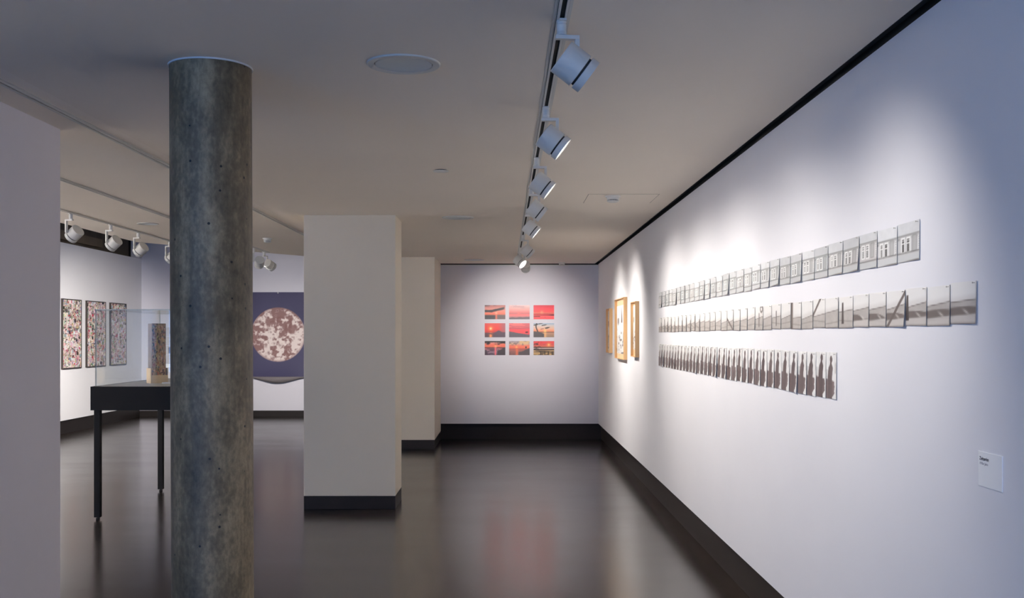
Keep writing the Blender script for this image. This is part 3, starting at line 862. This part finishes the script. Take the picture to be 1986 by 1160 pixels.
# ------------------------------------------------------------------ nine sunset photos on the end wall
def sunset(kind):
    def f(U, V):
        A = 40 / 27.0
        nz = fbm(U * 6, V * 8, kind * 13, 4); nh = fbm(U * 3, V * 14, kind * 17 + 3, 4)
        img = np.zeros(U.shape + (3,))
        def grad(stops):
            out = np.zeros(U.shape + (3,))
            vs_ = [s[0] for s in stops]
            for c in range(3):
                out[..., c] = np.interp(V, vs_, [s[1][c] for s in stops]) / 255
            return out
        def glow(img, u0, v0, r, c, a=1.0):
            return put(img, c, a * np.exp(-(((U - u0) * A) ** 2 + (V - v0) ** 2) / r ** 2))
        DK = (74, 66, 70)
        if kind == 0:
            img = grad([(0, (98, 96, 100)), (0.27, (96, 92, 96)), (0.33, (244, 130, 110)), (0.5, (248, 150, 130)), (0.75, (232, 160, 152)), (1, (196, 130, 126))])
            img = put(img, (92, 84, 88), (1 - sst(0.05, 0.10, np.abs(V - (0.58 + 0.35 * np.clip(U - 0.35, 0, 1))) - 0.05 * (nz - 0.3))) * (1 - sst(0.9, 1.0, U)))
            img = put(img, (84, 76, 80), sst(0.82, 0.95, V + 0.25 * (nz - 0.5) - 0.3 * U) * 0.8)
            img = put(img, (150, 130, 128), sst(0.5, 0.54, U) * (1 - sst(0.3, 0.36, V)) * 0.6)
            img = glow(img, 0.56, 0.43, 0.08, (255, 190, 160)); img = put(img, (250, 140, 120), np.exp(-((U - 0.56) / 0.05) ** 2) * (1 - sst(0.34, 0.4, V)) * 0.9)
        elif kind == 1:
            img = grad([(0, (120, 112, 118)), (0.1, (170, 130, 136)), (0.25, (238, 132, 134)), (0.42, (226, 120, 122)), (0.55, (242, 150, 146)), (0.8, (240, 184, 180)), (1, (242, 208, 206))])
            img = put(img, (176, 132, 138), np.exp(-((V - 0.42) / 0.02) ** 2) * 0.7)
            img = put(img, (206, 164, 166), sst(0.52, 0.62, nh) * sst(0.6, 0.75, V) * 0.7)
            img = put(img, (110, 104, 112), (1 - sst(0.08, 0.14, V - 0.06 * U + 0.1 * (nz - 0.5))) * 0.85)
            img = glow(img, 0.47, 0.4, 0.12, (250, 130, 126), 0.6)
        elif kind == 2:
            img = grad([(0, (250, 92, 98)), (0.25, (252, 100, 104)), (0.3, (120, 50, 56)), (0.34, (230, 70, 78)), (0.42, (248, 140, 118)), (0.5, (238, 90, 88)), (0.75, (236, 74, 86)), (1, (206, 62, 76))])
            img = put(img, (92, 40, 46), np.exp(-((V - (0.40 + 0.02 * U)) / 0.016) ** 2) * 0.8)
            img = put(img, (60, 36, 42), (1 - sst(0.015, 0.03, np.abs(V - 0.195))) * (1 - sst(0.31, 0.33, U)))
            img = put(img, (72, 42, 48), (1 - sst(0.01, 0.05, np.abs(V - 0.3) - 0.05 * np.clip(U - 0.7, 0, 1))) * sst(0.6, 0.9, U))
            img = glow(img, 0.56, 0.14, 0.02, (110, 50, 56))
            img = glow(img, 0.4, 0.5, 0.12, (255, 176, 130), 0.5)
        elif kind == 3:
            img = grad([(0, (104, 92, 100)), (0.3, (128, 92, 98)), (0.36, (220, 84, 84)), (0.6, (246, 92, 88)), (1, (240, 108, 106))])
            img = put(img, (176, 128, 138), sst(0.6, 1.0, U) * sst(0.35, 0.4, V) * 0.75)
            hill = 0.38 + 0.13 * np.exp(-((U - 0.68) / 0.11) ** 2) - 0.02 + 0.02 * nz
            img = put(img, (108, 96, 108), (1 - sst(hill - 0.02, hill + 0.01, V)) * sst(0.4, 0.55, U) * 0.9)
            img = glow(img, 0.29, 0.62, 0.2, (255, 140, 90), 0.9); img = glow(img, 0.29, 0.62, 0.085, (255, 246, 190))
            img = put(img, (252, 160, 110), np.exp(-((U - 0.29) / 0.07) ** 2) * (1 - sst(0.3, 0.36, V)) * sst(0.35, 0.5, fbm(U * 4, V * 18, 5)) * 1.2)
        elif kind == 4:
            img = grad([(0, (110, 104, 112)), (0.3, (250, 92, 98)), (0.5, (248, 98, 104)), (0.64, (214, 98, 108)), (0.7, (240, 118, 120)), (1, (244, 138, 138))])
            img = put(img, (196, 104, 116), sst(0.54, 0.6, nh) * sst(0.6, 0.7, V) * 0.6)
            land = 0.42 - 0.26 * U + 0.06 * (nz - 0.5)
            img = put(img, (112, 106, 114), 1 - sst(land - 0.015, land + 0.015, V))
            img = put(img, (92, 64, 72), np.exp(-((U - 0.86) / 0.07) ** 4 - ((V - 0.36 - 0.1 * (U - 0.86)) / 0.05) ** 4))
            img = put(img, (170, 100, 112), np.exp(-((V - 0.66 - 0.03 * np.sin(U * 9)) / 0.018) ** 2) * 0.7)
        elif kind == 5:
            img = grad([(0, (150, 128, 112)), (0.3, (196, 150, 124)), (0.36, (120, 92, 86)), (0.42, (242, 146, 110)), (0.6, (236, 186, 160)), (0.85, (214, 206, 204)), (1, (156, 180, 206))])
            img = glow(img, 0.56, 0.44, 0.1, (255, 214, 140))
            img = put(img, (250, 190, 130), np.exp(-((U - 0.56) / 0.07) ** 2) * (1 - sst(0.3, 0.36, V)) * 0.7)
            trunk = np.abs(U - (0.17 + 0.05 * np.sin(V * 6))) - 0.02
            img = put(img, (76, 68, 72), (1 - sst(0, 0.02, trunk)) * sst(0.3, 0.36, V))
            for (a, b, ra, rb) in ((0.5, 0.86, 0.14, 0.035), (0.68, 0.68, 0.14, 0.05), (0.1, 0.88, 0.13, 0.05), (0.42, 0.6, 0.1, 0.02), (0.3, 0.96, 0.16, 0.03)):
                img = put(img, (80, 74, 72), (1 - sst(0.7, 1.1, ((U - a) / ra) ** 2 + ((V - b - 0.25 * (U - a)) / rb) ** 2 + (nz - 0.5) * 1.6)) * 0.95)
            land = 0.42 - 0.55 * np.clip(U - 0.22, 0, 1) + 0.08 * (nz - 0.5)
            img = put(img, (98, 92, 94), (1 - sst(land - 0.02, land + 0.02, V)) * (1 - sst(0.48, 0.54, U)))
        elif kind == 6:
            img = grad([(0, (128, 112, 128)), (0.3, (170, 138, 154)), (0.46, (206, 128, 132)), (0.53, (86, 70, 78)), (0.58, (248, 128, 104)), (0.8, (248, 136, 118)), (1, (226, 206, 204))])
            img = put(img, (224, 214, 214), sst(0.8, 0.95, V) * sst(0.5, 1.0, U) * 0.8)
            img = put(img, (66, 60, 62), sst(0.78, 0.92, V + 0.35 * (nz - 0.5) + 0.1 * np.abs(U - 0.45)))
            img = put(img, (92, 78, 92), sst(0.5, 0.56, nh) * (1 - sst(0.45, 0.5, V)) * 0.75)
            img = glow(img, 0.53, 0.61, 0.09, (255, 190, 130))
            img = put(img, (255, 130, 140), np.exp(-((U - 0.52) / 0.045) ** 2) * (1 - sst(0.5, 0.6, V)))
            r1 = 0.62 * np.clip(U - 0.62, 0, 1) + 0.3
            img = put(img, (86, 80, 84), (1 - sst(r1 - 0.02, r1 + 0.05, V + 0.12 * (nz - 0.5) + 0.0 * U)) * sst(0.62, 0.7, U + 0.1 * nz))
            img = put(img, (84, 74, 84), (1 - sst(0.12, 0.18, U + 0.15 * V)) * (1 - sst(0.35, 0.42, V)) * 0.8)
        elif kind == 7:
            img = grad([(0, (150, 106, 100)), (0.3, (176, 116, 108)), (0.44, (190, 104, 98)), (0.5, (246, 124, 98)), (0.68, (246, 140, 118)), (0.8, (216, 180, 160)), (1, (168, 160, 172))])
            img = put(img, (232, 196, 150), sst(0.5, 0.6, fbm(U * 5, V * 5, 61)) * sst(0.7, 0.8, V) * 0.9)
            img = put(img, (110, 100, 108), sst(0.56, 0.64, fbm(U * 6, V * 9, 71)) * sst(0.66, 0.76, V) * 0.7)
            img = put(img, (126, 96, 100), sst(0.5, 0.55, nh) * (1 - sst(0.4, 0.45, V)) * 0.6)
            img = glow(img, 0.36, 0.57, 0.08, (255, 190, 120)); img = put(img, (252, 132, 100), np.exp(-((U - 0.38) / 0.07) ** 2) * (1 - sst(0.42, 0.48, V)) * 0.8)
            land = 0.20 + 0.5 * np.clip(U - 0.5, 0, 1) * 1.1 + 0.1 * (nz - 0.4)
            img = put(img, (98, 90, 94), (1 - sst(land - 0.02, land + 0.02, V)) * sst(0.42, 0.5, U))
            img = put(img, (70, 58, 60), np.exp(-((U - 0.82) / 0.035) ** 4 - ((V - 0.55) / 0.07) ** 4))
        else:
            img = grad([(0, (196, 160, 112)), (0.33, (206, 170, 128)), (0.37, (60, 54, 56)), (0.43, (70, 62, 62)), (0.45, (226, 206, 196)), (0.49, (196, 176, 170)), (0.53, (110, 84, 84)), (0.6, (214, 116, 96)), (0.8, (240, 92, 90)), (1, (226, 84, 90))])
            img = put(img, (190, 96, 100), sst(0.55, 0.62, nh) * sst(0.65, 0.7, V) * 0.6)
            img = glow(img, 0.74, 0.73, 0.15, (255, 160, 96), 0.85); img = glow(img, 0.74, 0.73, 0.055, (255, 220, 150))
            br = sst(0.5, 0.56, fbm(U * 13, V * 13, 91)) * np.exp(-(((U - 0.17) / 0.15) ** 2 + ((V - 0.62) / 0.26) ** 2))
            img = put(img, (72, 58, 58), br * 1.4)
            img = put(img, (58, 52, 52), (1 - sst(0.30, 0.36, V + 0.16 * np.abs(U - 0.5))) * sst(0.28, 0.34, V + 0.0 * U + 0.1) * 0.6)
            for u0 in (0.35, 0.55, 0.72, 0.9):
                img = put(img, (56, 50, 48), (1 - sst(0.012, 0.03, np.abs(U - u0))) * (1 - sst(0.24, 0.3, V)))
            img = put(img, (84, 74, 66), sst(0.52, 0.6, nz) * (1 - sst(0.3, 0.36, V)) * 0.7)
            img = put(img, (70, 60, 58), np.exp(-((V - 0.54 - 0.03 * nz) / 0.02) ** 2) * 0.8)
        return img
    return f
SUN = ['sunset photo with dark cloud band and orange sea glint, top left of the nine',
       'pale pink hazy sunset photo, top middle of the nine', 'vivid red sunset photo with dark horizon lines, top right of the nine',
       'sunset photo with bright yellow sun over water, middle left of the nine', 'pink-red sunset photo over a grey shore, centre of the nine',
       'sunset photo with a leaning tree and blue sky, middle right of the nine', 'sunset photo framed by dark foliage, bottom left of the nine',
       'orange sunset photo with rocky shore, bottom middle of the nine', 'sunset photo with reeds and low sun, bottom right of the nine']
for k in range(9):
    cx = (-0.15, 0.2246, 0.601)[k % 3]; cz = (0.368, 0.0905, -0.184)[k // 3]
    o = sheet('sunset_print', 0.317, 0.216, 72, 50, sunset(k), M_PRINT, None, None, 0.003, (cx, YB - 0.0032, EYE + cz), 0)
    tag(o, SUN[k], 'photo print', 'nine sunset photos on the end wall')

# ------------------------------------------------------------------ left wall: three collage pictures
def collage(seed, warm=False, n=520):
    def f(U, V):
        g = np.random.RandomState(seed)
        img = np.zeros(U.shape + (3,)) + np.array([176, 146, 106] if warm else [214, 204, 196]) / 255
        pal = [(226, 214, 212), (216, 180, 182), (196, 140, 142), (66, 58, 60), (40, 36, 40), (140, 120, 112), (230, 224, 220), (166, 176, 148), (190, 62, 88), (112, 136, 108), (212, 190, 140), (140, 156, 184), (206, 168, 160), (84, 74, 74), (236, 230, 228), (222, 196, 194), (228, 218, 216), (232, 222, 220), (216, 190, 190), (236, 228, 226), (202, 176, 172)]
        if warm:
            pal = [(196, 160, 112), (160, 122, 84), (112, 84, 60), (214, 184, 140), (88, 76, 64), (170, 110, 76), (190, 170, 130), (120, 120, 104), (206, 150, 100), (70, 58, 48)]
        for k in range(n):
            a, b = g.rand(), g.rand()
            w_ = g.uniform(0.008, 0.055); h_ = g.uniform(0.004, 0.030)
            c = np.array(pal[g.randint(len(pal))]) + g.uniform(-14, 14, 3)
            th = g.uniform(-0.5, 0.5) if g.rand() < 0.3 else 0
            du = (U - a); dv = (V - b)
            m = (np.abs(du + th * dv) < w_) & (np.abs(dv - th * 0.3 * du) < h_)
            img[m] = np.clip(c, 0, 255) / 255
            if g.rand() < 0.3:
                m2 = ((du / (w_ * 0.5)) ** 2 + (dv / (h_ * 0.6)) ** 2) < 1
                img[m2] = np.array(pal[g.randint(len(pal))]) / 255
        return img
    return f
COLL = [(16.61, 17.355, 'tall collage picture in a dark frame, nearest the partition edge', 21),
        (17.58, 18.41, 'tall collage picture in a dark frame, middle of the three', 22),
        (18.64, 19.41, 'tall collage picture in a dark frame, behind the glass case', 23)]
for (y0, y1, lab, seed) in COLL:
    w = y1 - y0; h = 1.142
    t = empty('collage_picture', (XL, (y0 + y1) / 2, EYE + 0.037), R(90), lab, 'framed picture', 'collage pictures on the left wall')
    d, th = 0.032, 0.016
    box('frame_side', -w / 2, -w / 2 + th, -d, 0, -h / 2, h / 2, M_BFRAME, t)
    box('frame_side', w / 2 - th, w / 2, -d, 0, -h / 2, h / 2, M_BFRAME, t)
    box('frame_rail', -w / 2 + th, w / 2 - th, -d, 0, h / 2 - th, h / 2, M_BFRAME, t)
    box('frame_rail', -w / 2 + th, w / 2 - th, -d, 0, -h / 2, -h / 2 + th, M_BFRAME, t)
    sheet('collage', w - 2 * th, h - 2 * th, 100, 210, collage(seed, n=1700), M_ART, t, None, 0.02, (0, -0.026, 0))

# ------------------------------------------------------------------ moon poster on the far wall of the left bay
def paint_moon(U, V):
    W_, H_ = 1.36, 1.66
    x = (U - 0.5) * W_; y = (V - 0.5) * H_ - 0.0
    cx, cy, r = 0.0, -0.005, 0.535
    dx = (x - cx) / r; dy = (y - cy) / r; rr = np.sqrt(dx * dx + dy * dy)
    img = np.zeros(U.shape + (3,)) + np.array([70, 68, 98]) / 255
    img = put(img, (80, 80, 110), fbm(U * 3, V * 3, 9) * 0.5)
    disc = 1 - sst(0.985, 1.01, rr)
    n1 = fbm(dx * 2.6 + 9, dy * 2.6 + 4, 31, 6); n2 = fbm(dx * 11 + 3, dy * 11, 45, 5)
    m = sst(0.38, 0.52, n1 * 0.45 + n2 * 0.55 - 0.07 * (dy > 0.55) * (dy - 0.55) * 4)
    lo = np.array([146, 112, 110]) / 255; hi = np.array([236, 222, 218]) / 255
    moon = lo * (1 - m[..., None]) + hi * m[..., None]
    g = np.random.RandomState(6)
    for k in range(60):
        a = g.uniform(0, 6.28); q = math.sqrt(g.rand()) * 0.95; c0, c1 = q * math.cos(a), q * math.sin(a); s = g.uniform(0.02, 0.07)
        d = np.sqrt((dx - c0) ** 2 + (dy - c1) ** 2)
        moon = put(moon, (240, 228, 224), np.exp(-((d - s) / (s * 0.35)) ** 2) * 0.25)
        moon = put(moon, (134, 102, 102), np.exp(-(d / (s * 0.8)) ** 2) * 0.5)
    for (c0, c1, s) in ((-0.5, -0.12, 0.14), (0.3, -0.72, 0.11), (-0.25, 0.45, 0.22), (0.5, 0.2, 0.25), (-0.15, -0.68, 0.13), (0.45, 0.6, 0.16), (0.05, 0.55, 0.12)):
        d = np.sqrt((dx - c0) ** 2 + ((dy - c1) * 1.2) ** 2) + (n2 - 0.5) * 0.25
        moon = put(moon, (136, 100, 98), (1 - sst(s * 0.7, s * 1.15, d)) * 0.85)
    moon = put(moon, (140, 106, 104), sst(0.90, 1.0, rr) * 0.6)
    return img * (1 - disc[..., None]) + moon * disc[..., None]

def moon_bend(U, V):
    # lower edge curls forward off the wall, most at its sides
    c = np.abs(U - 0.5) * 2
    return 0.004 + (0.10 * (1 - c ** 1.5) + 0.02) * np.clip((0.22 - V) / 0.22, 0, 1) ** 2
MXC = -4.46
mp_ = empty('moon_poster', (MXC, YM, EYE + 0.035), 0, 'dark blue paper poster with a large brown-white moon hanging by its top edge', 'poster')
sheet('paper', 1.36, 1.66, 150, 180, paint_moon, M_ART, mp_, moon_bend, 0.001, (0, 0, 0))
bm = bmesh.new()
# curled underside along the lower edge, its shade put into the grey: shallow wave
N_ = 48
ring = []
for k in range(N_ + 1):
    u = k / N_; x = (u - 0.5) * 1.36
    sag = 0.02 + 0.10 * (0.5 + 0.5 * math.cos((u - 0.5) * 2 * math.pi)) ** 1.3
    c = abs(u - 0.5) * 2
    yb = -(0.004 + 0.10 * (1 - c ** 1.5) + 0.02)
    ring.append((bm.verts.new((x, yb, -0.83)), bm.verts.new((x, yb - 0.012, -0.83 - 0.35 * sag - 0.004)), bm.verts.new((x, yb + 0.02 * (1 - c), -0.83 - sag - 0.006))))
for a, b in zip(ring[:-1], ring[1:]):
    bm.faces.new((a[0], b[0], b[1], a[1])); bm.faces.new((a[1], b[1], b[2], a[2]))
me = to_mesh('curled_edge', bm, True, 60)
o = new_obj('curled_edge', me, mat('grey_paper_back', rgb(126, 120, 122), 0.8), mp_)
so = o.modifiers.new('thick', 'SOLIDIFY'); so.thickness = 0.001
bm = bmesh.new(); bm_lathe(bm, [(0.006, 0), (0.006, 0.014), (0.013, 0.016), (0.011, 0.022)], 12)
new_obj('pin', to_mesh('pin', bm), M_STEEL, mp_, (0.0, -0.004, 0.815), (R(90), 0, 0))

# ------------------------------------------------------------------ grid of small drawings behind the case
def paint_drawing(k):
    def f(U, V):
        img = np.zeros(U.shape + (3,)) + np.array([206, 200, 198]) / 255
        x, y = U - 0.5, V - 0.5
        nz = fbm(U * 5, V * 5, 70 + k)
        if k % 4 == 2:
            img = put(img, (110, 100, 100), (np.abs(x) < 0.36) * (np.abs(y) < 0.34) * 1.0)
            img = put(img, (226, 220, 216), np.exp(-((x / 0.16) ** 2 + ((y + 0.02) / 0.07) ** 2) ** 2))
        else:
            rx, ry = ((0.22, 0.32), (0.2, 0.26), (0, 0), (0.1, 0.2))[k % 4]
            d = (x / rx) ** 2 + (y / ry) ** 2 + (nz - 0.5) * 1.4
            img = put(img, (112, 106, 106), (1 - sst(0.7, 1.1, d)) * (0.9 if k % 4 != 3 else 0.35))
        img = put(img, (168, 162, 160), sst(0.44, 0.47, np.maximum(np.abs(x), np.abs(y))) * 0.5)
        return img
    return f
pan = empty('display_board', (-6.68, YM, EYE - 0.18), 0, 'pale shelf panel behind the glass case carrying small drawings', 'panel')
box('board', -0.26, 0.26, -0.02, 0, -0.365, 0.375, M_BACKW, pan)
box('ledge', -0.27, 0.27, -0.06, 0, -0.44, -0.365, M_CARD, pan, bev=0.003)
DN = ['top', 'second', 'third', 'bottom']
for c in range(2):
    for r in range(4):
        o = sheet('drawing', 0.160, 0.168, 24, 24, paint_drawing(r + 4 * c), M_ART, None, None, 0.002,
                  (-6.731 + c * 0.174, YM - 0.0225, EYE + (0.084, -0.096, -0.278, -0.459)[r]), 0)
        tag(o, f'small grey drawing, {DN[r]} of the {"left" if c == 0 else "right"} column behind the glass case', 'drawing', 'small drawings behind the glass case')

# ------------------------------------------------------------------ display case
TX0, TX1, TY0, TY1 = -3.573, -2.70, 8.89, 10.62
TZ = EYE - 0.4355
tb = empty('display_table', ((TX0 + TX1) / 2, (TY0 + TY1) / 2, 0), 0, 'tall black display table with thin square legs under the glass cover', 'table')
hx, hy = (TX1 - TX0) / 2, (TY1 - TY0) / 2
ath = 0.02
box('apron', -hx, hx, -hy, -hy + ath, TZ - 0.205, TZ, M_TABLE, tb, bev=0.0015)
box('apron', -hx, hx, hy - ath, hy, TZ - 0.205, TZ, M_TABLE, tb, bev=0.0015)
box('apron', -hx, -hx + ath, -hy + ath, hy - ath, TZ - 0.205, TZ, M_TABLE, tb, bev=0.0015)
box('apron', hx - ath, hx, -hy + ath, hy - ath, TZ - 0.205, TZ, M_TABLE, tb, bev=0.0015)
box('deck', -hx + ath, hx - ath, -hy + ath, hy - ath, TZ - 0.02, TZ - 0.002, M_DECK, tb)
for sx in (-1, 1):
    for sy in (-1, 1):
        x = sx * (hx - 0.047); y = sy * (hy - 0.047)
        lg = box('leg', x - 0.0255, x + 0.0255, y - 0.0255, y + 0.0255, 0.022, TZ - 0.2, M_TABLE, tb, bev=0.002)
        bm = bmesh.new(); bm_lathe(bm, [(0.017, 0), (0.017, 0.014), (0.010, 0.016), (0.010, 0.026)], 16)
        o = new_obj('foot', to_mesh('foot', bm, True), M_BLACK, lg, (x, y, 0))
gl = empty('glass_cover', ((TX0 + TX1) / 2, (TY0 + TY1) / 2, TZ), 0, 'clear glass cover standing on the black display table', 'glass case')
gx, gy, gh, gt = hx - 0.030, hy - 0.030, 0.668, 0.008
def pane(nm, x0, x1, y0, y1, z0, z1, axis):
    bm = bmesh.new(); bm_box(bm, x0, x1, y0, y1, z0, z1)
    me = to_mesh(nm, bm)
    me.materials.append(M_GLASS); me.materials.append(M_EDGE)
    for p in me.polygons:
        p.material_index = 0 if abs(p.normal[axis]) > 0.5 else 1
    return new_obj(nm, me, None, gl)
pane('pane', -gx, gx, -gy, -gy + gt, 0, gh - gt, 1)
pane('pane', -gx, gx, gy - gt, gy, 0, gh - gt, 1)
pane('pane', -gx, -gx + gt, -gy + gt, gy - gt, 0, gh - gt, 0)
pane('pane', gx - gt, gx, -gy + gt, gy - gt, 0, gh - gt, 0)
pane('top_pane', -gx, gx, -gy, gy, gh - gt, gh, 2)

# decoupage block in its wooden tray inside the case
ob = empty('collage_block', (-3.245, 9.62, TZ - 0.002), R(37), 'tall wooden block covered with paper cut-outs, standing inside the glass case', 'artwork')
bw, bd, bh = 0.130, 0.108, 0.555
box('core', -bw / 2, bw / 2, -bd / 2, bd / 2, 0.012, bh, mat('brown_block_side', rgb(112, 92, 70), 0.6, noise=0.2, scale=20), ob)
sheet('front_paper', bw - 0.002, bh - 0.014, 36, 130, collage(41, True, 420), M_ART, ob, None, 0.001, (0, -bd / 2 - 0.0012, 0.012 + (bh - 0.014) / 2))
box('tray_front', -bw / 2 - 0.004, bw / 2 + 0.010, -bd / 2 - 0.012, -bd / 2 - 0.003, 0, 0.075, M_BOXWOOD, ob, bev=0.001)
box('tray_side', -bw / 2 - 0.014, -bw / 2 - 0.004, -bd / 2 - 0.012, bd / 2, 0, 0.14, M_BOXWOOD, ob, bev=0.001)
box('tray_side', bw / 2 + 0.010, bw / 2 + 0.018, -bd / 2 - 0.012, bd / 2, 0, 0.14, M_BOXWOOD, ob, bev=0.001)
box('tray_base', -bw / 2 - 0.004, bw / 2 + 0.010, -bd / 2 - 0.003, bd / 2, 0, 0.012, M_BOXWOOD, ob)
cd = box('caption_plate', -3.16, -2.98, 9.50, 9.60, TZ - 0.002, TZ + 0.009, M_CARD, bev=0.001)
tag(cd, 'thin pale plate lying beside the wooden block in the glass case', 'plate')
